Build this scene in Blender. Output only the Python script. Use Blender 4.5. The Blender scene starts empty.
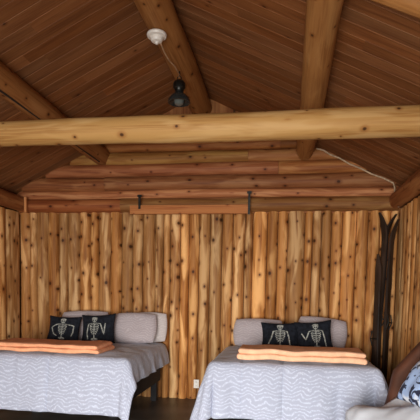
import bpy, bmesh, math, random
from mathutils import Vector, Matrix, noise
random.seed(7)
PI = math.pi
C = bpy.context.scene.collection
S = bpy.context.scene

# ------------------------------------------------------------------ camera
H = 1.45
F_PX, YAW, PITCH, ROLL, PY = 477.465, 0.1517, -0.0722, 0.020, 326.88
cam_d = bpy.data.cameras.new('camera')
cam = bpy.data.objects.new('camera', cam_d); C.objects.link(cam)
fw = Vector((-math.sin(YAW)*math.cos(PITCH), math.cos(YAW)*math.cos(PITCH), math.sin(PITCH)))
rt = Vector((math.cos(YAW), math.sin(YAW), 0)); up = rt.cross(fw)
r2 = rt*math.cos(ROLL) + up*math.sin(ROLL); u2 = -rt*math.sin(ROLL) + up*math.cos(ROLL)
M = Matrix((r2, u2, -fw)).transposed().to_4x4(); M.translation = (0, 0, H)
cam.matrix_world = M
cam_d.sensor_fit = 'HORIZONTAL'; cam_d.sensor_width = 36
cam_d.lens = F_PX/420*36; cam_d.shift_y = (PY-210)/420
cam_d.clip_start = 0.05
S.camera = cam

# ------------------------------------------------------------------ world, light, exposure
w = bpy.data.worlds.new('world'); S.world = w; w.use_nodes = True
bg = w.node_tree.nodes['Background']
bg.inputs[0].default_value = (0.55, 0.72, 1.0, 1); bg.inputs[1].default_value = 1.0

def area(name, loc, rot, sx, sy, power, col, spread=180):
    l = bpy.data.lights.new(name, 'AREA'); l.shape = 'RECTANGLE'; l.size = sx; l.size_y = sy
    l.energy = power; l.color = col; l.spread = math.radians(spread)
    o = bpy.data.objects.new(name, l); C.objects.link(o); o.location = loc; o.rotation_euler = rot
    return o
# daylight entering by the wide doorway and the window of the front wall, behind the camera
area('daylight_doorway', (-0.65, -1.52, 0.95), (PI/2-0.30, 0, 0), 2.5, 1.7, 250, (1.0, 0.96, 0.90), 115)
area('daylight_window', (-2.9, -1.52, 1.5), (PI/2-0.30, 0, 0), 1.2, 1.1, 22, (1.0, 0.96, 0.90), 115)
vs = S.view_settings
vs.view_transform = 'Standard'; vs.look = 'None'; vs.gamma = 1.0; vs.exposure = 0.0
vs.use_curve_mapping = False

# ------------------------------------------------------------------ room numbers
XL, XR, YB, YF, FZ = -3.885, 1.46, 6.64, -1.6, -0.07
XC = (XL+XR)/2
EZ, SL = 2.86, 0.48
def roof(x): return EZ + SL*(XC-XL - abs(x-XC))

# ------------------------------------------------------------------ node helpers
def mat(name):
    m = bpy.data.materials.new(name); m.use_nodes = True
    return m, m.node_tree.nodes, m.node_tree.links, m.node_tree.nodes['Principled BSDF']
def mth(N, L, op, a, b=None, c=None):
    n = N.new('ShaderNodeMath'); n.operation = op
    for i, v in enumerate((a, b, c)):
        if v is None: continue
        if isinstance(v, (int, float)): n.inputs[i].default_value = v
        else: L.new(v, n.inputs[i])
    return n.outputs[0]
def mapr(N, L, v, a, b, c=0, d=1):
    n = N.new('ShaderNodeMapRange'); n.interpolation_type = 'SMOOTHSTEP'
    L.new(v, n.inputs[0])
    for i, k in enumerate((a, b, c, d)): n.inputs[i+1].default_value = k
    return n.outputs[0]
def vscale(N, L, v, s):
    n = N.new('ShaderNodeVectorMath'); n.operation = 'MULTIPLY'
    L.new(v, n.inputs[0]); n.inputs[1].default_value = s
    return n.outputs[0]
def mix(N, L, f, a, b, mode='MIX'):
    n = N.new('ShaderNodeMix'); n.data_type = 'RGBA'; n.blend_type = mode
    if isinstance(f, (int, float)): n.inputs[0].default_value = f
    else: L.new(f, n.inputs[0])
    for i, v in ((6, a), (7, b)):
        if isinstance(v, tuple): n.inputs[i].default_value = v if len(v) == 4 else v+(1,)
        else: L.new(v, n.inputs[i])
    return n.outputs[2]

def wood(name, dark, mid, light, knot=(0.042, 0.014, 0.004), cell=(0.12, 0.36), kr=0.013, dens=0.55, rough=0.6, patch=0.5, seed=0.0):
    m, N, L, P = mat(name)
    uv = N.new('ShaderNodeUVMap'); uv.uv_map = 'UVMap'
    at = N.new('ShaderNodeAttribute'); at.attribute_name = 'tone'
    ad = N.new('ShaderNodeVectorMath'); ad.operation = 'ADD'; L.new(uv.outputs[0], ad.inputs[0]); ad.inputs[1].default_value = (seed, seed*1.7, 0)
    U = ad.outputs[0]
    def nz(sc, det=3, dist=0.0):
        n = N.new('ShaderNodeTexNoise'); n.noise_dimensions = '2D'
        L.new(vscale(N, L, U, sc), n.inputs['Vector']); n.inputs['Scale'].default_value = 1
        n.inputs['Detail'].default_value = det; n.inputs['Distortion'].default_value = dist
        return n.outputs['Fac']
    grain = nz((70, 2.2, 1), 4); broad = nz((13, 0.8, 1), 3, 0.6); blot = nz((9, 1.3, 1), 3, 0.4)
    col = mix(N, L, mapr(N, L, broad, 0.3, 0.7), dark, mid)
    col = mix(N, L, mapr(N, L, grain, 0.35, 0.72), col, mid)
    pm = mapr(N, L, blot, 0.46, 0.68, 0, patch)
    col = mix(N, L, pm, col, light)
    # knots
    sc = vscale(N, L, U, (1/cell[0], 1/cell[1], 1))
    vo = N.new('ShaderNodeTexVoronoi'); vo.voronoi_dimensions = '2D'; vo.inputs['Scale'].default_value = 1; vo.inputs['Randomness'].default_value = 0.9
    L.new(sc, vo.inputs['Vector'])
    sub = N.new('ShaderNodeVectorMath'); sub.operation = 'SUBTRACT'; L.new(sc, sub.inputs[0]); L.new(vo.outputs['Position'], sub.inputs[1])
    de = vscale(N, L, sub.outputs[0], (cell[0], cell[1]*0.75, 0))
    ln = N.new('ShaderNodeVectorMath'); ln.operation = 'LENGTH'; L.new(de, ln.inputs[0])
    sep = N.new('ShaderNodeSeparateColor'); L.new(vo.outputs['Color'], sep.inputs[0])
    on = mth(N, L, 'LESS_THAN', sep.outputs[0], dens)
    size = mth(N, L, 'MULTIPLY_ADD', sep.outputs[1], 0.9, 0.5)
    d = mth(N, L, 'DIVIDE', ln.outputs['Value'], size)
    halo = mth(N, L, 'MULTIPLY', mapr(N, L, d, kr*3.2, kr*0.9, 0, 0.55), on)
    core = mth(N, L, 'MULTIPLY', mapr(N, L, d, kr*1.3, kr*0.5, 0, 0.9), on)
    col = mix(N, L, halo, col, (dark[0]*0.8, dark[1]*0.55, dark[2]*0.4, 1))
    col = mix(N, L, core, col, knot)
    col = mix(N, L, 1.0, col, at.outputs['Color'], 'MULTIPLY')
    L.new(col, P.inputs['Base Color'])
    P.inputs['Roughness'].default_value = rough
    P.inputs['Specular IOR Level'].default_value = 0.2
    bu = N.new('ShaderNodeBump'); bu.inputs['Strength'].default_value = 0.25; bu.inputs['Distance'].default_value = 0.004
    L.new(grain, bu.inputs['Height']); L.new(bu.outputs[0], P.inputs['Normal'])
    return m

def plain(name, col, rough=0.5, metal=0.0, nscale=0, namp=0.15):
    m, N, L, P = mat(name)
    P.inputs['Roughness'].default_value = rough; P.inputs['Metallic'].default_value = metal
    P.inputs['Base Color'].default_value = col+(1,)
    if nscale:
        tc = N.new('ShaderNodeTexCoord'); n = N.new('ShaderNodeTexNoise')
        n.inputs['Scale'].default_value = nscale; n.inputs['Detail'].default_value = 4
        L.new(tc.outputs['Object'], n.inputs['Vector'])
        a = tuple(c*(1-namp*2) for c in col); b = tuple(min(1, c*(1+namp*2)) for c in col)
        L.new(mix(N, L, mapr(N, L, n.outputs['Fac'], 0.3, 0.7), a, b), P.inputs['Base Color'])
    return m

def bedding(name, base, line, per=0.043):
    """woven cover with thin pale wavy lines running across it"""
    m, N, L, P = mat(name)
    uv = N.new('ShaderNodeUVMap'); uv.uv_map = 'UVMap'
    sep = N.new('ShaderNodeSeparateXYZ'); L.new(uv.outputs[0], sep.inputs[0])
    n = N.new('ShaderNodeTexNoise'); n.noise_dimensions = '2D'; n.inputs['Scale'].default_value = 7; n.inputs['Detail'].default_value = 2
    L.new(uv.outputs[0], n.inputs['Vector'])
    tri = mth(N, L, 'PINGPONG', sep.outputs[0], 0.09)
    v = mth(N, L, 'MULTIPLY_ADD', tri, 0.34, sep.outputs[1])
    v = mth(N, L, 'MULTIPLY_ADD', n.outputs['Fac'], 0.11, v)
    s = mth(N, L, 'SINE', mth(N, L, 'MULTIPLY', v, 2*PI/per))
    f = mapr(N, L, s, 0.0, 1.0, 0, 0.62)
    # weave speckle breaks the lines up
    n2 = N.new('ShaderNodeTexNoise'); n2.noise_dimensions = '2D'; n2.inputs['Scale'].default_value = 60; n2.inputs['Detail'].default_value = 2
    L.new(uv.outputs[0], n2.inputs['Vector'])
    f = mth(N, L, 'MULTIPLY', f, mapr(N, L, n2.outputs['Fac'], 0.3, 0.65, 0.15, 1))
    L.new(mix(N, L, f, base, line), P.inputs['Base Color'])
    P.inputs['Roughness'].default_value = 0.9
    P.inputs['Sheen Weight'].default_value = 0.15
    bu = N.new('ShaderNodeBump'); bu.inputs['Strength'].default_value = 0.35; bu.inputs['Distance'].default_value = 0.006
    L.new(n.outputs['Fac'], bu.inputs['Height']); L.new(bu.outputs[0], P.inputs['Normal'])
    return m

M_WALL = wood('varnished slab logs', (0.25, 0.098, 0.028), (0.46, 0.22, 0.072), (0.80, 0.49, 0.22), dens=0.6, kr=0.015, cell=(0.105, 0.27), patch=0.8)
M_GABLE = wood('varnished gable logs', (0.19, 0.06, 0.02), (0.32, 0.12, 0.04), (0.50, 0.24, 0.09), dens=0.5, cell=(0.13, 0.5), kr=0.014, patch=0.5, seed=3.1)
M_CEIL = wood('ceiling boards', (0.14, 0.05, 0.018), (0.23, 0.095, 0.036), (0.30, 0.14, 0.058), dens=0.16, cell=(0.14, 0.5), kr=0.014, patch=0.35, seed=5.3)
M_BEAM = wood('peeled beam', (0.34, 0.16, 0.045), (0.48, 0.27, 0.09), (0.60, 0.38, 0.16), dens=0.6, cell=(0.13, 0.30), kr=0.011, patch=0.6, seed=9.9)
M_PURL = wood('peeled roof logs', (0.24, 0.098, 0.030), (0.37, 0.175, 0.058), (0.48, 0.26, 0.10), dens=0.45, cell=(0.14, 0.3), kr=0.013, patch=0.5, seed=13.9)
M_BOARD = wood('reddish board', (0.30, 0.09, 0.025), (0.46, 0.17, 0.05), (0.56, 0.25, 0.09), dens=0.5, cell=(0.13, 0.5), kr=0.01, patch=0.3, seed=17.1)
M_SKI = wood('blackened wood', (0.012, 0.009, 0.008), (0.03, 0.02, 0.015), (0.09, 0.06, 0.045), dens=0.2, rough=0.45, patch=0.5, seed=21)
M_SKI2 = wood('dark brown wood', (0.016, 0.010, 0.007), (0.034, 0.019, 0.012), (0.08, 0.045, 0.03), dens=0.2, rough=0.5, patch=0.5, seed=23)
M_FLOOR = plain('dark floor', (0.075, 0.066, 0.058), 0.42, 0, 3, 0.15)
M_CRACK = plain('drying crack', (0.02, 0.01, 0.006), 0.9, 0, 20)
M_SHEET = bedding('lavender grey cover', (0.38, 0.41, 0.52), (0.66, 0.72, 0.84)); 
M_SHAM = bedding('lavender grey sham', (0.40, 0.35, 0.37), (0.58, 0.53, 0.54), 0.035)
M_PALE = bedding('pale grey sham', (0.52, 0.47, 0.46), (0.66, 0.61, 0.60), 0.035)
M_ORANGE = plain('peach fleece', (0.80, 0.37, 0.20), 0.95, 0, 14, 0.05)
M_PEACH = plain('pale peach fleece', (0.86, 0.50, 0.31), 0.95, 0, 14, 0.05)
M_BLACK = plain('black pillow cloth', (0.010, 0.012, 0.018), 0.85, 0, 30, 0.2)
M_BLACK.node_tree.nodes['Principled BSDF'].inputs['Specular IOR Level'].default_value = 0.15
M_BONE = plain('printed bone', (0.26, 0.27, 0.25), 0.9, 0, 60, 0.3)
M_BASE = plain('black bed base', (0.008, 0.008, 0.010), 0.8, 0, 12)
M_MATT = plain('mattress ticking', (0.55, 0.53, 0.52), 0.9, 0, 12)
M_WHITE = plain('white plastic', (0.78, 0.74, 0.68), 0.4, 0, 12, 0.03)
M_IRON = plain('dark metal', (0.03, 0.03, 0.028), 0.35, 0.8, 20)
M_GLASSY = plain('dark glazed shade', (0.035, 0.04, 0.04), 0.12, 0.4, 9)
M_CORD = plain('tan cord', (0.42, 0.27, 0.16), 0.7, 0, 30)
M_WIRE = plain('pale cable sheath', (0.45, 0.32, 0.20), 0.6, 0, 30)
M_SOFA = plain('brown upholstery', (0.085, 0.026, 0.010), 0.8, 0, 7, 0.12)
M_DUVET = plain('white duvet cotton', (0.66, 0.71, 0.78), 0.9, 0, 5, 0.02)

def patchwork():
    m, N, L, P = mat('white blue and black patterned cotton')
    tc = N.new('ShaderNodeTexCoord')
    n = N.new('ShaderNodeTexNoise'); n.inputs['Scale'].default_value = 13; n.inputs['Detail'].default_value = 2; n.inputs['Distortion'].default_value = 0.8
    L.new(tc.outputs['Object'], n.inputs['Vector'])
    n2 = N.new('ShaderNodeTexNoise'); n2.inputs['Scale'].default_value = 7; n2.inputs['Detail'].default_value = 1
    mp = N.new('ShaderNodeVectorMath'); mp.operation = 'ADD'; mp.inputs[1].default_value = (4, 7, 2); L.new(tc.outputs['Object'], mp.inputs[0]); L.new(mp.outputs[0], n2.inputs['Vector'])
    c = mix(N, L, mapr(N, L, n2.outputs['Fac'], 0.45, 0.55), (0.72, 0.76, 0.82, 1), (0.36, 0.50, 0.78, 1))
    c = mix(N, L, mapr(N, L, n.outputs['Fac'], 0.52, 0.56), c, (0.015, 0.02, 0.05, 1))
    L.new(c, P.inputs['Base Color']); P.inputs['Roughness'].default_value = 0.9
    return m
M_PATCH = patchwork()

# ------------------------------------------------------------------ mesh helpers
class MB:
    def __init__(s): s.v = []; s.f = []; s.uv = []; s.t = []
    def grid(s, pts, uvs, tone=(1, 1, 1), close=False):
        """pts[i][j] rows; quads between"""
        b = len(s.v); nj = len(pts[0])
        for row in pts: s.v += [tuple(p) for p in row]
        for i in range(len(pts)-1):
            for j in range(nj-1):
                a = b+i*nj+j
                s.f.append((a, a+1, a+nj+1, a+nj)); s.uv.append((uvs[i][j], uvs[i][j+1], uvs[i+1][j+1], uvs[i+1][j])); s.t.append(tone)
    def poly(s, pts, uvs=None, tone=(1, 1, 1)):
        b = len(s.v); s.v += [tuple(p) for p in pts]; s.f.append(tuple(range(b, b+len(pts))))
        s.uv.append(tuple(uvs) if uvs else tuple((p[0], p[1]) for p in pts)); s.t.append(tone)
    def box(s, x0, y0, z0, x1, y1, z1, tone=(1, 1, 1), g=0):
        """g = grain axis"""
        c = [(x, y, z) for x in (x0, x1) for y in (y0, y1) for z in (z0, z1)]
        off = random.random()*9
        for q in ((0, 1, 3, 2), (4, 6, 7, 5), (0, 4, 5, 1), (2, 3, 7, 6), (0, 2, 6, 4), (1, 5, 7, 3)):
            P = [c[i] for i in q]
            ax = [a for a in range(3) if len({p[a] for p in P}) > 1]
            if g in ax: ax.remove(g); uvs = [(p[ax[0]]+off, p[g]+off) for p in P]
            else: uvs = [(p[ax[0]]+off, p[ax[1]]*0.1+off) for p in P]
            s.poly(P, uvs, tone)
    def log(s, p0, p1, r0, r1=None, seg=20, rings=24, wob=0.06, tone=(1, 1, 1), seed=0, squash=1.0):
        r1 = r1 or r0; p0 = Vector(p0); p1 = Vector(p1); d = (p1-p0); ln = d.length; d.normalize()
        a = Vector((0, 0, 1)) if abs(d.z) < 0.9 else Vector((1, 0, 0))
        X = d.cross(a).normalized(); Y = X.cross(d).normalized()
        off = random.random()*20; pts = []; uvs = []
        for i in range(rings+1):
            t = i/rings; c = p0.lerp(p1, t); r = r0+(r1-r0)*t
            c = c + X*(noise.noise((t*ln*0.5, seed, 3))*r*wob*2) + Y*(noise.noise((t*ln*0.5, seed, 8))*r*wob*2)
            row = []; ru = []
            for j in range(seg+1):
                an = 2*PI*(j % seg)/seg
                rr = r*(1+wob*noise.noise((math.cos(an)*1.3, math.sin(an)*1.3, t*ln*1.6+seed*5)))
                row.append(c+X*(math.cos(an)*rr)+Y*(math.sin(an)*rr*squash)); ru.append((j/seg*2*PI*r0+off, t*ln+off))
            pts.append(row); uvs.append(ru)
        s.grid(pts, uvs, tone)
        for row, fl in ((pts[0][:-1], 1), (pts[-1][:-1], 0)):
            q = row[::-1] if fl else row
            s.poly(q, [((p-p0).dot(X)+off, (p-p0).dot(Y)*0.3+off) for p in q], tone)
    def tube(s, path, r, seg=8, tone=(1, 1, 1)):
        path = [Vector(p) for p in path]; pts = []; uvs = []; L = 0
        for i, p in enumerate(path):
            d = (path[min(i+1, len(path)-1)]-path[max(i-1, 0)]).normalized()
            a = Vector((0, 1, 0)) if abs(d.y) < 0.9 else Vector((1, 0, 0))
            X = d.cross(a).normalized(); Y = X.cross(d)
            rr = r[i] if isinstance(r, (list, tuple)) else r
            if i: L += (p-path[i-1]).length
            pts.append([p+X*math.cos(2*PI*j/seg)*rr+Y*math.sin(2*PI*j/seg)*rr for j in range(seg)]+[p+X*rr])
            uvs.append([(2*PI*j/seg*rr, L) for j in range(seg+1)])
        s.grid(pts, uvs, tone)
        s.poly(pts[0][:-1][::-1]); s.poly(pts[-1][:-1])
    def lathe(s, prof, c, seg=32):
        pts = []; uvs = []
        for r, z in prof:
            pts.append([(c[0]+r*math.cos(2*PI*j/seg), c[1]+r*math.sin(2*PI*j/seg), c[2]+z) for j in range(seg+1)])
            uvs.append([(j/seg, z) for j in range(seg+1)])
        s.grid(pts, uvs)
    def build(s, name, m, parent=None, smooth=True, loc=(0, 0, 0), merge=True, sharp=0.7):
        me = bpy.data.meshes.new(name); me.from_pydata(s.v, [], s.f)
        me.uv_layers.new(name='UVMap'); me.color_attributes.new('tone', 'FLOAT_COLOR', 'CORNER')
        ul = me.uv_layers['UVMap']; ca = me.color_attributes['tone']; k = 0
        for fi, f in enumerate(s.f):
            for j in range(len(f)):
                ul.data[k].uv = s.uv[fi][j]; ca.data[k].color = tuple(s.t[fi])+(1,); k += 1
        bm = bmesh.new(); bm.from_mesh(me)
        if merge: bmesh.ops.remove_doubles(bm, verts=bm.verts, dist=1e-5)
        bmesh.ops.recalc_face_normals(bm, faces=bm.faces)
        if smooth:
            for f in bm.faces: f.smooth = True
            for e in bm.edges:
                if len(e.link_faces) == 2 and e.calc_face_angle(0) > sharp: e.smooth = False
        bm.to_mesh(me); bm.free()
        me.materials.append(m)
        o = bpy.data.objects.new(name, me); C.objects.link(o); o.location = loc
        if parent: o.parent = parent
        return o
def tag(o, label, cat, group=None):
    o['label'] = label; o['category'] = cat
    if group: o['group'] = group
    return o
def struct(o, kind='structure'):
    o['kind'] = kind; return o
def empty(name, loc, rot=(0, 0, 0)):
    o = bpy.data.objects.new(name, None); C.objects.link(o); o.location = loc; o.rotation_euler = rot; o.empty_display_size = 0.1
    return o
def tn(a=0.12, warm=0.06):
    k = 1+random.uniform(-a, a); h = random.uniform(-warm, warm)
    h += warm*0.5; return (k*(1+h*0.4), k*(1-h*0.5), k*(1-h*1.8))

# ------------------------------------------------------------------ shell
b = MB(); b.box(XL-0.3, YF-0.3, FZ-0.15, XR+0.3, YB+0.3, FZ); struct(b.build('floor', M_FLOOR, smooth=False))

def slab_wall(seams, conv, z0, z1, depth, inward):
    """vertical rounded slab logs; conv(u, d) -> (x, y) with d metres into the room"""
    b = MB()
    for i in range(len(seams)-1):
        a, c = seams[i]+0.0025, seams[i+1]-0.0025; wd = c-a
        t = tn(0.24, 0.10); off = random.random()*30; nj = 13; ni = 16
        pts = []; uvs = []; dd = depth*random.uniform(0.75, 1.1); sk = random.uniform(-0.012, 0.012)
        for k in range(ni+1):
            z = z0+(z1-z0)*k/ni; row = []; ru = []
            for j in range(nj):
                q = j/(nj-1); s_ = 2*q-1
                u = a+wd*q + (0 if j in (0, nj-1) else sk*noise.noise((z*0.8, i*3.3, 1)))
                d = dd*(max(0, 1-abs(s_)**2.2))**0.5*(1+0.2*noise.noise((z*0.9, i*7.1, 0)))
                x, y = conv(u, d-0.02); row.append((x, y, z)); ru.append((u+off, z+off))
            pts.append(row); uvs.append(ru)
        b.grid(pts, uvs, t)
        # top end of the slab
        b.poly(pts[-1]+[(*conv(c, -0.06), z1), (*conv(a, -0.06), z1)], None, t)
    return b
S_BACK = [-3.885, -3.732, -3.622, -3.449, -3.278, -3.139, -2.955, -2.788, -2.667, -2.487, -2.323, -2.16, -2.013, -1.823, -1.708, -1.607, -1.463, -1.335, -1.193, -1.039, -0.871, -0.719, -0.554, -0.444, -0.254, -0.106, 0.028, 0.253, 0.36, 0.477, 0.607, 0.749, 0.929, 1.082, 1.233, 1.36, 1.46]
WT = 2.56
random.seed(11)
b = slab_wall(S_BACK, lambda u, d: (u, YB-d), FZ, WT, 0.075, 1)
b.box(XL-0.2, YB+0.045, FZ, XR+0.2, YB+0.2, roof(XC)+0.0, (0.16, 0.13, 0.12))  # backing toned dark so the gaps between slabs look shaded
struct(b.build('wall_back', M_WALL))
def side_seams(seed):
    random.seed(seed); y = YF; o = [y]
    while y < YB-0.25: y += random.uniform(0.12, 0.19); o.append(y)
    o[-1] = YB; return o
b = slab_wall(side_seams(3), lambda u, d: (XL+d, u), FZ, WT, 0.045, 1); b.box(XL-0.2, YF-0.2, FZ, XL-0.045, YB+0.2, EZ-0.02, (0.16, 0.13, 0.12))  # dark backing tone again stands in for shade in the gaps
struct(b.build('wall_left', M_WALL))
b = slab_wall(side_seams(5), lambda u, d: (XR-d, u), FZ, WT, 0.045, 1); b.box(XR+0.045, YF-0.2, FZ, XR+0.2, YB+0.2, EZ-0.02, (0.16, 0.13, 0.12))  # same dark backing tone, gap shade put into the colour
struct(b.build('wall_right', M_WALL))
# front wall, behind the camera, with the wide doorway and a window opening
b = MB()
DX0, DX1, DZ = -1.95, 0.65, 2.0; WX0, WX1, WZ0, WZ1 = -3.55, -2.25, 0.9, 2.1
for x0, x1, z0, z1 in ((XL-0.2, WX0, FZ, 3.0), (WX0, WX1, FZ, WZ0), (WX0, WX1, WZ1, 3.0), (WX1, DX0, FZ, 3.0), (DX0, DX1, DZ, 3.0), (DX1, XR+0.2, FZ, 3.0)):
    b.box(x0, YF-0.2, z0, x1, YF, z1, g=2)
b.poly([(XL-0.1, YF, 2.98), (XR+0.1, YF, 2.98), (XC, YF, roof(XC)+0.1)], [(XL, 0), (XR, 0), (XC, 2)])
struct(b.build('wall_front', M_WALL, smooth=False))

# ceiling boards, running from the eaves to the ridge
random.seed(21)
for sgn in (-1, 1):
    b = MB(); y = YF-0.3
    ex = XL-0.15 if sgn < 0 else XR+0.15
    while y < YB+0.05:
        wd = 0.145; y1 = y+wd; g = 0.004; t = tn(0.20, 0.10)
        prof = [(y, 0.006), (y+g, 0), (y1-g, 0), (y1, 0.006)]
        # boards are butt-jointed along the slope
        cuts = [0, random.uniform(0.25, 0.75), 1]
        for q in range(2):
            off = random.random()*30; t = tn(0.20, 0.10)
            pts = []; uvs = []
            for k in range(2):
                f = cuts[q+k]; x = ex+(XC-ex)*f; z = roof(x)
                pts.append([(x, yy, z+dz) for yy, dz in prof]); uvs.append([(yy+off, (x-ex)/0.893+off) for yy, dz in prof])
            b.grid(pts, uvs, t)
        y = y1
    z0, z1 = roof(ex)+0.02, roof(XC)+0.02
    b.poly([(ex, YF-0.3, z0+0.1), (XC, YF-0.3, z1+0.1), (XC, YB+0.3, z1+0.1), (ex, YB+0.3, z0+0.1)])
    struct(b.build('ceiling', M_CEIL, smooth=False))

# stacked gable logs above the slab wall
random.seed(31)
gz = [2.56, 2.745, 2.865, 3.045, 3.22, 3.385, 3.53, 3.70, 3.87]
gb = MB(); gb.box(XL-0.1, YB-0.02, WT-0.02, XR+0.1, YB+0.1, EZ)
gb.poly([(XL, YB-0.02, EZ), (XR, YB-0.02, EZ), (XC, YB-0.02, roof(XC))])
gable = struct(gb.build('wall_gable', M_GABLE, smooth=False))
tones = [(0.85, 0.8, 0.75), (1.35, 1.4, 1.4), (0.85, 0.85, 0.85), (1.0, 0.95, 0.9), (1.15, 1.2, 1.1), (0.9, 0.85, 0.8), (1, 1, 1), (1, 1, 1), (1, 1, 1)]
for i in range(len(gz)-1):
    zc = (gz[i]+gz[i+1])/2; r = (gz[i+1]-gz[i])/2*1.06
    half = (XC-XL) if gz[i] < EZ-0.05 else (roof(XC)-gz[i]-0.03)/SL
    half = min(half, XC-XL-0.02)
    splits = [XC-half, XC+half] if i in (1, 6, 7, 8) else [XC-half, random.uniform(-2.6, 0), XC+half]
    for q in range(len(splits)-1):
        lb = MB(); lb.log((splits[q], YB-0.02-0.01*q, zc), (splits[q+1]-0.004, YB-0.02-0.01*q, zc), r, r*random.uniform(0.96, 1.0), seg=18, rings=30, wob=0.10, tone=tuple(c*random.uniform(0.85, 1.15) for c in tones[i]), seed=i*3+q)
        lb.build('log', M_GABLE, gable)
# wall plates along the side walls
for n, x in ((1, XL+0.05), (2, XR-0.05)):
    lb = MB(); lb.log((x, YF, 2.68), (x, YB-0.10, 2.68), 0.115, 0.11, seed=40+n, tone=(0.9, 0.85, 0.8), rings=40); struct(lb.build('trim_%d' % n, M_GABLE))
b = MB(); b.box(XL+0.165, 6.46, 2.54, XL+0.20, 6.495, 2.76, (1.5, 1.5, 1.5), g=2); struct(b.build('trim_3', M_GABLE, smooth=False))

# ------------------------------------------------------------------ beams
def beam(name, label, p0, p1, r0, r1, m, seed, wob=0.07, tone=(1, 1, 1), crack=None):
    lb = MB(); lb.log((0, 0, 0), Vector(p1)-Vector(p0), r0, r1, seg=28, rings=60, wob=wob, tone=tone, seed=seed)
    o = lb.build(name, m, loc=p0); return tag(o, label, 'beam')
beam('tie_beam', 'pale peeled log beam spanning the whole width of the room in front of the beds', (XL-0.05, 4.2, 2.885), (XR+0.05, 4.2, 2.868), 0.104, 0.125, M_BEAM, 2, 0.06)
beam('ridge_beam', 'round log running along the peak of the roof, carrying the lamp', (XC+0.02, YF, 3.96), (XC+0.02, YB, 3.96), 0.155, 0.145, M_PURL, 6, tone=(0.95, 0.88, 0.8))
PZ = roof(0.21)-0.125
beam('roof_beam', 'round knotty log under the right-hand slope of the ceiling', (0.20, YF, PZ), (0.22, YB, PZ), 0.125, 0.115, M_PURL, 8, tone=(1.1, 1.08, 1.0))
PX = -2.62
pb = beam('roof_beam', 'round log with a long dark drying crack under the left-hand slope of the ceiling', (PX, YF, PZ), (PX+0.02, YB, PZ), 0.135, 0.125, M_PURL, 12, tone=(0.85, 0.75, 0.7))
cb = MB()
path = [Vector((0.055+0.004*noise.noise((k*0.4, 2, 2)), 0.2+k*0.2, -0.121+0.003*noise.noise((k*0.5, 0, 0)))) for k in range(40)]
cb.tube(path, 0.011, 6); cb.build('crack', M_CRACK, pb)['label'] = 'dark drying crack'
# pale rough strip fixed to the right slope near the camera
b = MB(); lb = MB()
lb.log((0.36, 3.12, roof(0.36)-0.04), (XR-0.02, 3.02, roof(XR-0.02)-0.04), 0.06, 0.075, wob=0.14, seed=50, tone=(1.0, 0.9, 0.75))
tag(lb.build('roof_pole', M_PURL), 'thin log pole fixed up the right-hand ceiling slope at the top right', 'pole')

# flat reddish board with iron bolts on the gable
bd = empty('wall_board', (-1.31, 6.44, 2.59))
tag(bd, 'flat reddish board fixed with dark irons across the logs above the slab wall', 'board')
b = MB(); b.box(-0.82, -0.02, -0.085, 0.82, 0.035, 0.03, (1, 1, 1), g=0); b.build('board', M_BOARD, bd, smooth=False)
for x, z0, z1 in ((-0.68, -0.02, 0.17), (0.82, -0.10, 0.2)):
    b = MB(); b.box(x-0.014, -0.04, z0, x+0.014, -0.015, z1); b.box(x-0.03, -0.035, z1-0.03, x+0.03, -0.018, z1); b.build('iron_bracket', M_IRON, bd, smooth=False)

# cable with clip
ps = [(x, roof(x)-dz) for x, dz in ((0.36, 0.05), (0.45, 0.035), (0.535, 0.05), (0.66, 0.035), (0.79, 0.045), (0.93, 0.035), (1.07, 0.045), (1.2, 0.035), (1.33, 0.04))]
b = MB(); b.tube([(x, 6.48-0.02*math.sin(i), z) for i, (x, z) in enumerate(ps)]+[(1.345, 6.44, 2.82), (1.345, 6.42, 2.74), (1.36, 6.42, 2.64), (1.385, 6.42, 2.60)], 0.010, 8)
tag(b.build('cable', M_WIRE), 'thin pale electric cable sagging along the right roof edge and down to the corner', 'cable')
b = MB(); b.lathe([(0.0, 0.02), (0.014, 0.016), (0.018, 0), (0.014, -0.016), (0, -0.02)], (1.40, 6.41, 2.59), 16)
tag(b.build('cable_clip', M_WHITE), 'tiny white cable end clip in the top right corner of the wall', 'clip')

# ------------------------------------------------------------------ pendant lamp
RY = 4.42
b = MB(); b.lathe([(0.0, 0.0), (0.088, 0.0), (0.092, -0.012), (0.086, -0.026), (0.060, -0.032), (0.056, -0.055), (0.046, -0.068), (0.018, -0.074), (0.012, -0.09), (0, -0.09)], (0, 0, 0.0))
tag(b.build('ceiling_rose', M_WHITE, loc=(XC-0.01, RY, 3.80)), 'round white plastic ceiling rose screwed under the ridge log', 'ceiling rose')
LY = 5.2
pl = empty('pendant_lamp', (XC+0.03, LY, 3.80))
tag(pl, 'small dark pendant lamp with flared glossy shade hanging under the ridge log', 'lamp')
b = MB(); b.tube([(0.0, RY-LY, -0.09), (0.0, RY-LY+0.12, -0.105), (0.01, RY-LY+0.28, -0.11), (0.035, RY-LY+0.40, -0.105), (0.03, -0.14, -0.08), (0.0, -0.03, -0.045), (0, 0, -0.05)], 0.006, 8); b.build('cord', M_CORD, pl)
b = MB(); b.tube([(0, 0, 0.05), (0, 0, -0.045)], 0.008, 8); b.tube([(0.022*math.sin(a), 0, -0.06+0.022*math.cos(a)) for a in [k*PI/6 for k in range(13)]], 0.005, 6); b.build('hook', M_IRON, pl)
b = MB(); b.lathe([(0, -0.075), (0.03, -0.078), (0.05, -0.09), (0.066, -0.115), (0.066, -0.16), (0.052, -0.175), (0.046, -0.20), (0.046, -0.21), (0, -0.21)], (0, 0, 0)); b.build('cap', M_IRON, pl)
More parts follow.
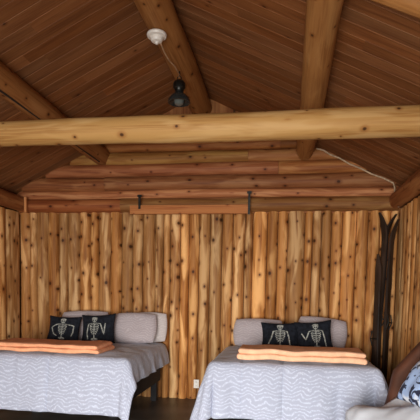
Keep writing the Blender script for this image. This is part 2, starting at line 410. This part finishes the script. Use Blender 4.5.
b = MB(); b.lathe([(0.044, -0.20), (0.052, -0.215), (0.09, -0.245), (0.118, -0.285), (0.122, -0.315), (0.112, -0.318), (0.085, -0.29), (0.04, -0.24), (0, -0.235)], (0, 0, 0)); b.build('lamp_shade', M_GLASSY, pl)
b = MB(); b.lathe([(0, -0.235), (0.028, -0.24), (0.05, -0.27), (0.055, -0.30), (0.045, -0.33), (0.02, -0.345), (0, -0.347)], (0, 0, 0)); b.build('light_bulb', plain('unlit bulb glass', (0.12, 0.13, 0.12), 0.08), pl)

# ------------------------------------------------------------------ socket
so = empty('wall_socket', (-1.185, 6.585, 0.155))
tag(so, 'small white electrical outlet low on the slab wall between the two beds', 'socket')
b = MB(); b.box(-0.037, -0.012, -0.06, 0.037, 0.02, 0.06); b.build('cover_plate', M_WHITE, so, smooth=False)
for z in (-0.025, 0.025):
    b = MB(); b.box(-0.014, -0.016, z-0.014, 0.014, -0.01, z+0.014); b.build('outlet', plain('outlet face', (0.6, 0.57, 0.52), 0.4, 0, 10), so, smooth=False)

# ------------------------------------------------------------------ beds
def rounded_slab(x0, x1, y0, y1, z0, z1, r, nx=24, ny=24, amp=0.0, seed=0, uvs=1.0):
    """closed soft box: superellipse section swept along x with rounded ends"""
    b = MB(); pts = []; uv = []; cy, cz = (y0+y1)/2, (z0+z1)/2; hy, hz = (y1-y0)/2, (z1-z0)/2; seg = 40
    xs = [x0+r*(1-math.cos(k/5*PI/2)) for k in range(6)]+[x0+r+(x1-x0-2*r)*k/nx for k in range(1, nx)]+[x1-r*(1-math.cos((5-k)/5*PI/2)) for k in range(6)]
    for x in xs:
        e = min(x-x0, x1-x, r); sh = math.sqrt(max(0, 1-(1-e/r)**2)) if r > 0 else 1
        ky = hy-r+r*sh; kz = hz-min(r, hz)+min(r, hz)*sh
        row = []; ru = []
        for j in range(seg+1):
            a = 2*PI*(j % seg)/seg; c, s_ = math.cos(a), math.sin(a)
            yy = math.copysign(abs(c)**(0.22 if hy > hz*2 else 0.4), c)*ky
            zz = math.copysign(abs(s_)**0.45, s_)*kz
            n = amp*noise.noise((x*4+seed, yy*4, zz*5+seed))
            row.append((x+amp*0.5*noise.noise((yy*6, seed, x)), cy+yy+n, cz+zz+n)); ru.append((x, cy+yy+zz))
        pts.append(row); uv.append(ru)
    b.grid(pts, uv); b.poly(pts[0][:-1][::-1]); b.poly(pts[-1][:-1])
    return b

def comforter(x0, x1, yf, yh, top, drop, dl, dr, seed, yr=0.0, creases=(), flare=0.2, fold=0.035, headfade=0.0):
    """x0..x1 and yf(foot)..yh(head) are the bed top's edges; the cloth hangs drop at the foot, dl/dr at the sides"""
    W = x1-x0; r = 0.075; pts = []; uv = []
    ns, nt = 90, 96
    S0, S1 = -dl, W+dr; T0, T1 = -drop, (yh-yf)
    for i in range(nt+1):
        t = T0+(T1-T0)*i/nt; row = []; ru = []
        for j in range(ns+1):
            s_ = S0+(S1-S0)*j/ns
            ex = -s_ if s_ < 0 else (s_-W if s_ > W else 0); sx = -1 if s_ < 0 else 1
            ey = -t if t < 0 else 0
            d = math.hypot(ex, ey)
            cx = min(max(s_, 0), W)+x0; cy = max(t, 0)+yf
            if d > 0:
                ux, uy = sx*ex/d, -ey/d
                o = r*(1-math.exp(-d/r)); dn = max(0, d-r*0.9*(1-math.exp(-d/r)))
                hang = min(1, d/0.35)
                along = cx*1.0+cy*1.3 + math.atan2(ey, ex)*0.35*sx
                corner = (2*ex*ey/(d*d))
                fo = (math.sin(along*13+seed+1.5*noise.noise((along*3, seed, 1)))*0.5+noise.noise((along*6, seed, 4)))*fold*hang*hang
                o += flare*dn*(0.45+0.6*corner) + fo
                px, py_, pz = cx+ux*o, cy+uy*o, top-dn
                pz += 0.012*noise.noise((along*5, seed, 7))*hang
            else:
                px, py_, pz = cx, cy, top
            # gentle loft and wrinkles
            edge = min(1, min(s_+0.0, W-s_, t)/0.25) if d == 0 else 0
            pz += 0.018*max(0, edge)
            wr = 0.010*noise.noise((s_*5, t*5, seed))+0.005*noise.noise((s_*13, t*9, seed+3))
            for c in creases: wr -= 0.016*math.exp(-((s_-c)/0.014)**2)
            if d == 0: pz += wr
            else: px += ux*wr; py_ += uy*wr; pz += 0.3*wr
            pz = max(pz, FZ+0.015)
            row.append((px, py_, pz)); ru.append((s_, t))
        pts.append(row); uv.append(ru)
    b = MB(); b.grid(pts, uv); return b

def pillow(w, h, T, nu=22, nv=22, seed=0, sag=0.0, rnd=0.0, pin=0.07):
    b = MB()
    def surf(u, v, sgn):
        k = math.sqrt(max(0, (1-abs(u)**3.0)*(1-abs(v)**3.0)))
        x = w/2*u*(1-pin*(1-v*v)*abs(u))*math.sqrt(1-rnd*v*v*0.5); y = h/2*v*(1-pin*1.1*(1-u*u)*abs(v))*math.sqrt(1-rnd*u*u*0.5)
        n = noise.noise((u*2+seed, v*2, sgn*1.3))*0.10+noise.noise((u*5+seed, v*5, sgn))*0.04
        return Vector((x, y, sgn*T/2*k*(1+n*1.5)))
    for sgn in (1, -1):
        pts = []; uv = []
        for i in range(nv+1):
            v = math.sin((2*i/nv-1)*PI/2)
            pts.append([surf(math.sin((2*j/nu-1)*PI/2), v, sgn) for j in range(nu+1)])
            uv.append([(math.sin((2*j/nu-1)*PI/2)*w/2+seed, v*h/2) for j in range(nu+1)])
        b.grid(pts, uv)
    return b, surf

def place_pillow(o, cx, cy, zbot, h, lean, rot=0.0, yaw=0.0):
    """stand the pillow up: local x right, local y up, local z towards the foot (-y)"""
    R = Matrix.Rotation(yaw, 3, 'Z') @ Matrix(((1, 0, 0), (0, 0, -1), (0, 1, 0))) @ Matrix.Rotation(-lean, 3, 'X') @ Matrix.Rotation(rot, 3, 'Z')
    o.rotation_euler = R.to_euler()
    o.location = (cx, cy, zbot+h/2*math.cos(lean))

def skeleton(surf, pose):
    b = MB()
    def P(u, v): p = surf(u, v, 1); return p+Vector((0, 0, 0.0035))
    def rib(path, wd):
        pts = []; n = 6; fine = []
        for i in range(len(path)-1):
            for k in range(n): fine.append((path[i][0]+(path[i+1][0]-path[i][0])*k/n, path[i][1]+(path[i+1][1]-path[i][1])*k/n))
        fine.append(path[-1]); rows = []
        for i, (u, v) in enumerate(fine):
            a = fine[max(0, i-1)]; c = fine[min(len(fine)-1, i+1)]; dx, dy = c[0]-a[0], c[1]-a[1]; l = math.hypot(dx, dy) or 1
            nx, ny = -dy/l*wd/2, dx/l*wd/2
            rows.append([P(u+nx, v+ny), P(u, v), P(u-nx, v-ny)])
        b.grid(rows, [[(0, 0)]*3]*len(rows))
    def ell(cu, cv, ru, rv):
        rows = [[P(cu+ru*k/4*math.cos(2*PI*j/20), cv+rv*k/4*math.sin(2*PI*j/20)) for j in range(21)] for k in range(5)]
        b.grid(rows, [[(0, 0)]*21]*5)
    sx = pose.get('x', 0)
    # skull with eye holes left dark: cranium, cheeks, jaw
    rows = []
    ell(sx, 0.70, 0.17, 0.12); rib([(sx-0.13, 0.62), (sx-0.10, 0.50)], 0.05); rib([(sx+0.13, 0.62), (sx+0.10, 0.50)], 0.05); rib([(sx, 0.62), (sx, 0.50)], 0.07); rib([(sx-0.10, 0.45), (sx+0.10, 0.45)], 0.07)
    rib([(sx, 0.41), (sx, -0.75)], 0.055)
    rib([(sx-0.36, 0.28), (sx-0.1, 0.33), (sx, 0.30), (sx+0.1, 0.33), (sx+0.36, 0.28)], 0.05)
    for k in range(6):
        v = 0.19-k*0.115; wv = 0.26-0.012*k*k*0.5
        for s_ in (-1, 1): rib([(sx, v+0.04), (sx+s_*wv*0.7, v+0.03), (sx+s_*wv, v-0.03), (sx+s_*wv*0.8, v-0.08)], 0.042)
    ell(sx, -0.80, 0.20, 0.10)
    for arm in pose['arms']:
        rib(arm, 0.07)
    return b
def sk_arms(kind, x=0):
    d = {'down': [[(x-0.36, 0.28), (x-0.46, -0.15), (x-0.62, -0.60)], [(x+0.36, 0.28), (x+0.46, -0.15), (x+0.52, -0.75)]],
         'up': [[(x-0.36, 0.28), (x-0.44, -0.3), (x-0.38, -0.75)], [(x+0.36, 0.28), (x+0.58, -0.45), (x+0.66, 0.30)]],
         'wave': [[(x-0.36, 0.28), (x-0.58, -0.25), (x-0.82, 0.18)], [(x+0.36, 0.28), (x+0.46, -0.2), (x+0.50, -0.75)]],
         'bent': [[(x-0.36, 0.28), (x-0.70, 0.05), (x-0.50, -0.45), (x-0.3, -0.6)], [(x+0.36, 0.28), (x+0.72, 0.20), (x+0.70, -0.3), (x+0.6, -0.6)]]}
    return {'x': x, 'arms': d[kind]}

def make_bed(x0, x1, yf, yh, label):
    t = empty('bed', ((x0+x1)/2, (yf+yh)/2, FZ)); tag(t, label, 'bed')
    hw = (x1-x0)/2; hl = (yh-yf)/2; z = -FZ
    b = MB(); b.box(-hw+0.01, -hl+0.06, z+0.20, hw-0.01, hl, z+0.43); b.build('bed_base', M_BASE, t, smooth=False)
    b = rounded_slab(-hw+0.01, hw-0.01, -hl+0.02, hl, z+0.435, z+0.69, 0.05); b.build('mattress', M_MATT, t)
    for sx in (-1, 1):
        for yy in (-hl+0.50, hl-0.10):
            b = MB(); cx = sx*(hw-(0.07 if yy > 0 else 0.30)); b.box(cx-0.04, yy-0.04, 0.0, cx+0.04, yy+0.04, z+0.20); b.build('leg', M_BASE, t, smooth=False)
    return t
B1 = (-3.27, -1.68, 4.92, 6.50); B2 = (-0.70, 0.93, 4.96, 6.50)
make_bed(*B1, 'left bed with black base and stubby legs, under a lavender-grey cover')
make_bed(*B2, 'right bed with black base, in front of the dark skis, under a lavender-grey cover')
c = comforter(*B1, 0.715, 0.66, 0.42, 0.33, 2.0, creases=(0.35, 0.75, 1.18), fold=0.022, flare=0.29); o = c.build('comforter', M_SHEET)
tag(o, 'lavender-grey cover with white wavy lines draped over the left bed', 'bedspread', None)
o2 = comforter(*B2, 0.715, 0.62, 0.58, 0.50, 7.0, creases=(0.30, 0.72, 1.15), flare=0.32, fold=0.05).build('comforter', M_SHEET)
tag(o2, 'lavender-grey cover with white wavy lines draped over the right bed', 'bedspread')
for q in (o, o2):
    sm = q.modifiers.new('thick', 'SOLIDIFY'); sm.thickness = 0.012; sm.offset = 1

# folded throws across the foot ends
def folded_throw(name, x0, x1, y0, y1, z0, layers, m, seed, label):
    b = MB(); z = z0
    for k, th in enumerate(layers):
        q = rounded_slab(x0+0.012*k, x1-0.02*k-0.01*random.random(), y0+0.015*k, y1, z, z+th, 0.03, nx=50, amp=0.014, seed=seed+k*3)
        n = len(b.v); b.v += q.v; b.f += [tuple(i+n for i in f) for f in q.f]; b.uv += q.uv; b.t += q.t; z += th-0.008
    return tag(b.build(name, m), label, 'blanket')
folded_throw('folded_blanket', -3.30, -1.96, 4.89, 5.42, 0.75, (0.055, 0.05), M_ORANGE, 3, 'bright peach-orange folded throw lying across the foot of the left bed')
folded_throw('folded_blanket', -0.47, 0.865, 4.93, 5.42, 0.752, (0.07, 0.06), M_PEACH, 9, 'paler peach folded throw, two thick layers, across the foot of the right bed')

# pillows
GP = 0.738
def grey_pillow(label, cx, cy, w_, h_, lean, m, seed, rot=0, T=0.17, z=GP, name='bed_pillow'):
    b, s_ = pillow(w_, h_, T, seed=seed, rnd=0.45, pin=0.02); o = b.build(name, m, sharp=1.2); place_pillow(o, cx, cy, z, h_, lean, rot); return tag(o, label, 'pillow')
grey_pillow('grey pillow propped behind the two skeleton cushions on the left bed', -2.76, 6.36, 0.74, 0.44, 0.30, M_SHAM, 1, rot=0.03)
grey_pillow('lavender-grey pillow at the right of the skeleton cushions on the left bed', -2.00, 6.26, 0.64, 0.44, 0.34, M_SHAM, 2, rot=0.0)
grey_pillow('paler grey pillow at the outer right edge of the left bed, behind another', -1.83, 6.44, 0.50, 0.43, 0.16, M_PALE, 3, T=0.12)
grey_pillow('grey pillow at the left end of the right bed', -0.32, 6.34, 0.68, 0.40, 0.34, M_SHAM, 4)
grey_pillow('grey pillow at the right end of the right bed, by the skis', 0.50, 6.34, 0.66, 0.44, 0.32, M_SHAM, 5, rot=-0.10)
def skull_pillow(label, cx, cy, w_, h_, lean, rot, pose, seed, z=GP, T=0.12):
    b, s_ = pillow(w_, h_, T, seed=seed, pin=0.11); o = b.build('throw_pillow', M_BLACK, sharp=1.2); place_pillow(o, cx, cy, z, h_, lean, rot)
    sk = skeleton(s_, pose).build('skeleton_print', M_BONE, o); sk['label'] = 'pale skeleton print'
    return tag(o, label, 'cushion')
skull_pillow('black cushion with skeleton, bent arms, left one on the left bed', -2.92, 6.06, 0.47, 0.37, 0.30, -0.02, sk_arms('bent'), 11)
skull_pillow('black cushion with skeleton raising its arm, right one on the left bed', -2.43, 6.05, 0.48, 0.41, 0.28, 0.07, sk_arms('up', -0.15), 12)
skull_pillow('black cushion with skeleton facing front, left one on the right bed', -0.03, 6.06, 0.49, 0.37, 0.30, 0.03, sk_arms('down'), 13)
skull_pillow('black cushion with waving skeleton, tilted, right one on the right bed', 0.385, 6.03, 0.46, 0.40, 0.28, 0.10, sk_arms('wave', 0.1), 14)

# ------------------------------------------------------------------ skis in the corner
def ski(label, base, top, yawn, cd, m, seed, width=0.10, th=0.026, curl=0.13):
    root = empty('ski', base); tag(root, label, 'ski', None)
    B = Vector((0, 0, 0)); T = Vector(top)-Vector(base); d = T.normalized(); L = T.length
    nrm = Vector((cd*math.cos(yawn), -math.sin(yawn), 0)); nrm = (nrm-d*nrm.dot(d)).normalized(); wv = d.cross(nrm).normalized()
    pts = []; uv = []; n = 44
    for k in range(n+1):
        s_ = k/n*L; e = max(0, s_-(L-0.38))/0.38
        c = d*(s_-0.03*e*e) + nrm*(curl*e**2.0) + nrm*(0.015*math.sin(s_*2+seed))
        wd = width*(0.5+0.06*math.cos(s_*2.6))*(1-0.75*max(0, e-0.45)/0.55); t = th*(1.3-abs(s_/L-0.5)*1.2)/2
        if s_/L < 0.02: wd *= 0.8
        row = [c+wv*wd+nrm*t, c+wv*wd*0.3+nrm*t*1.35, c-wv*wd*0.3+nrm*t*1.35, c-wv*wd+nrm*t, c-wv*wd-nrm*t, c+wv*wd-nrm*t, c+wv*wd+nrm*t]
        pts.append(row); uv.append([(j*0.03+seed, s_+seed) for j in range(7)])
    b = MB(); b.grid(pts, uv); b.poly(pts[0][:-1][::-1]); b.poly(pts[-1][:-1]); b.build('board', m, root)
    b = MB(); mid = d*(L*0.47)
    for sg in (-1, 1): b.tube([mid+wv*sg*width*0.5-d*0.09, mid+wv*sg*(width*0.55)+nrm*0.035, mid+wv*sg*width*0.5+nrm*0.02+d*0.10], 0.008, 6)
    b.tube([mid+wv*width*0.55+nrm*0.035, mid+nrm*0.05, mid-wv*width*0.55+nrm*0.035], 0.009, 6)
    b.build('binding', M_IRON, root)
    return root
ski('black wooden ski leaning in the corner, tip curling left', (1.16, 6.26, FZ), (1.265, 6.48, 2.53), 0.45, -1, M_SKI, 1, curl=0.10)
ski('black wooden ski in the corner, topmost tip curling right', (1.23, 6.38, FZ), (1.28, 6.52, 2.52), 0.5, 1, M_SKI, 2, curl=0.11)
ski('dark brown wooden ski nearest the right wall, tip curling right', (1.30, 6.24, FZ), (1.32, 6.43, 2.44), 0.6, 1, M_SKI2, 3, curl=0.08)
ski('shorter dark brown wooden ski on the left side of the bundle', (1.13, 6.16, FZ), (1.205, 6.40, 2.0), 0.8, -1, M_SKI2, 4, curl=0.04, width=0.09)
def ski_pole(label, base, top, seed):
    base = Vector(base); top = Vector(top); d = top-base
    root = empty('ski_pole', base); tag(root, label, 'ski pole')
    b = MB(); b.tube([d*(k/10)+Vector((0.006*noise.noise((k, seed, 0)), 0, 0)) for k in range(11)], 0.012, 8); b.build('shaft', M_SKI, root)
    b = MB(); b.tube([d*0.88, d*1.0], 0.018, 8); b.build('grip', M_SKI2, root)
    c = d*0.06; b = MB(); b.tube([c+Vector((0.05*math.cos(k*PI/8), 0.05*math.sin(k*PI/8), 0)) for k in range(17)], 0.006, 6); b.tube([c-Vector((0.05, 0, 0)), c+Vector((0.05, 0, 0))], 0.004, 5); b.build('basket', M_IRON, root)
ski_pole('slim dark pole standing between the skis and the right wall', (1.34, 6.40, FZ), (1.37, 6.54, 1.75), 1)
ski_pole('slim dark pole standing against the skis beside the right bed', (1.17, 6.06, FZ), (1.19, 6.30, 1.5), 2)

# ------------------------------------------------------------------ brown sofa with white duvet at the right
sf = empty('sofa', (1.0, 3.55, FZ)); tag(sf, 'dark brown upholstered sofa against the right wall, mostly under white bedding', 'sofa')
def prism(prof, y0, y1, bev=0.03):
    bm = bmesh.new(); vs_ = [bm.verts.new((x, y0, z)) for x, z in prof]; f = bm.faces.new(vs_)
    r = bmesh.ops.extrude_face_region(bm, geom=[f]); bmesh.ops.translate(bm, vec=(0, y1-y0, 0), verts=[v for v in r['geom'] if isinstance(v, bmesh.types.BMVert)])
    bmesh.ops.recalc_face_normals(bm, faces=bm.faces); bmesh.ops.bevel(bm, geom=bm.edges[:], offset=bev, segments=3, affect='EDGES', profile=0.5)
    return bm
def bmobj(bm, name, m, parent):
    me = bpy.data.meshes.new(name); bm.to_mesh(me); bm.free(); me.materials.append(m)
    for p in me.polygons: p.use_smooth = True
    o = bpy.data.objects.new(name, me); C.objects.link(o); o.parent = parent; return o
z = -FZ
bmobj(prism([(-0.34, 0.04), (0.38, 0.04), (0.38, 0.40), (-0.34, 0.40)], -0.85, 0.72), 'seat', M_SOFA, sf)
bmobj(prism([(0.12, 0.36), (0.38, 0.36), (0.38, 1.16), (0.22, 1.16), (0.08, 0.80)], -0.85, 0.72, 0.05), 'backrest', M_SOFA, sf)
for y0, y1 in ((0.73, 0.88), (-1.01, -0.86)):
    bmobj(prism([(-0.32, 0.02), (0.40, 0.02), (0.40, 1.24), (0.30, 1.24), (0.18, 1.12), (-0.03, 0.86), (-0.07, 0.60), (-0.12, 0.44), (-0.32, 0.40)], y0, y1, 0.045), 'armrest', M_SOFA, sf)
# duvet heaped on the seat and against the backrest
def duvet():
    b = MB(); pts = []; uv = []; nx, ny = 60, 70
    prof = [(-0.41, 0.12), (-0.41, 0.30), (-0.395, 0.42), (-0.33, 0.48), (-0.18, 0.52), (0.0, 0.60), (0.05, 0.65), (0.09, 0.70), (0.12, 0.76)]
    for i in range(ny+1):
        y = -0.82+1.50*i/ny; row = []; ru = []
        for j in range(nx+1):
            q = j/nx*(len(prof)-1); k = min(int(q), len(prof)-2); f = q-k; f = f*f*(3-2*f)*0.5+f*0.5
            x = prof[k][0]+(prof[k+1][0]-prof[k][0])*f; zz = prof[k][1]+(prof[k+1][1]-prof[k][1])*f
            fd = 0.035*math.sin((y*1.6+x*1.9)*5+0.8)*(1 if zz > 0.4 else 0.6)+0.03*noise.noise((x*4, y*3, 1))+0.012*noise.noise((x*11, y*9, 5))
            row.append((x-fd*0.4*(1 if x < -0.3 else 0), y+0.03*noise.noise((x*5, 3, y)), zz+fd+0.02)); ru.append((x, y))
        pts.append(row); uv.append(ru)
    b.grid(pts, uv); return b
o = duvet().build('duvet', M_DUVET, loc=(1.0, 3.55, FZ+0.02))
tag(o, 'rumpled white duvet heaped over the brown sofa at the bottom right', 'duvet')
sm = o.modifiers.new('thick', 'SOLIDIFY'); sm.thickness = 0.03; sm.offset = 1
b, s_ = pillow(0.44, 0.38, 0.15, seed=20); o = b.build('throw_pillow', M_PATCH, sharp=1.2)
R = Matrix.Rotation(-PI/2+0.25, 3, 'Z') @ Matrix(((1, 0, 0), (0, 0, -1), (0, 1, 0))) @ Matrix.Rotation(-0.55, 3, 'X') @ Matrix.Rotation(0.0, 3, 'Z')
o.rotation_euler = R.to_euler(); o.location = (1.06, 3.74, 0.80)
tag(o, 'white, blue and black patterned cushion on the white duvet at the right edge', 'cushion')
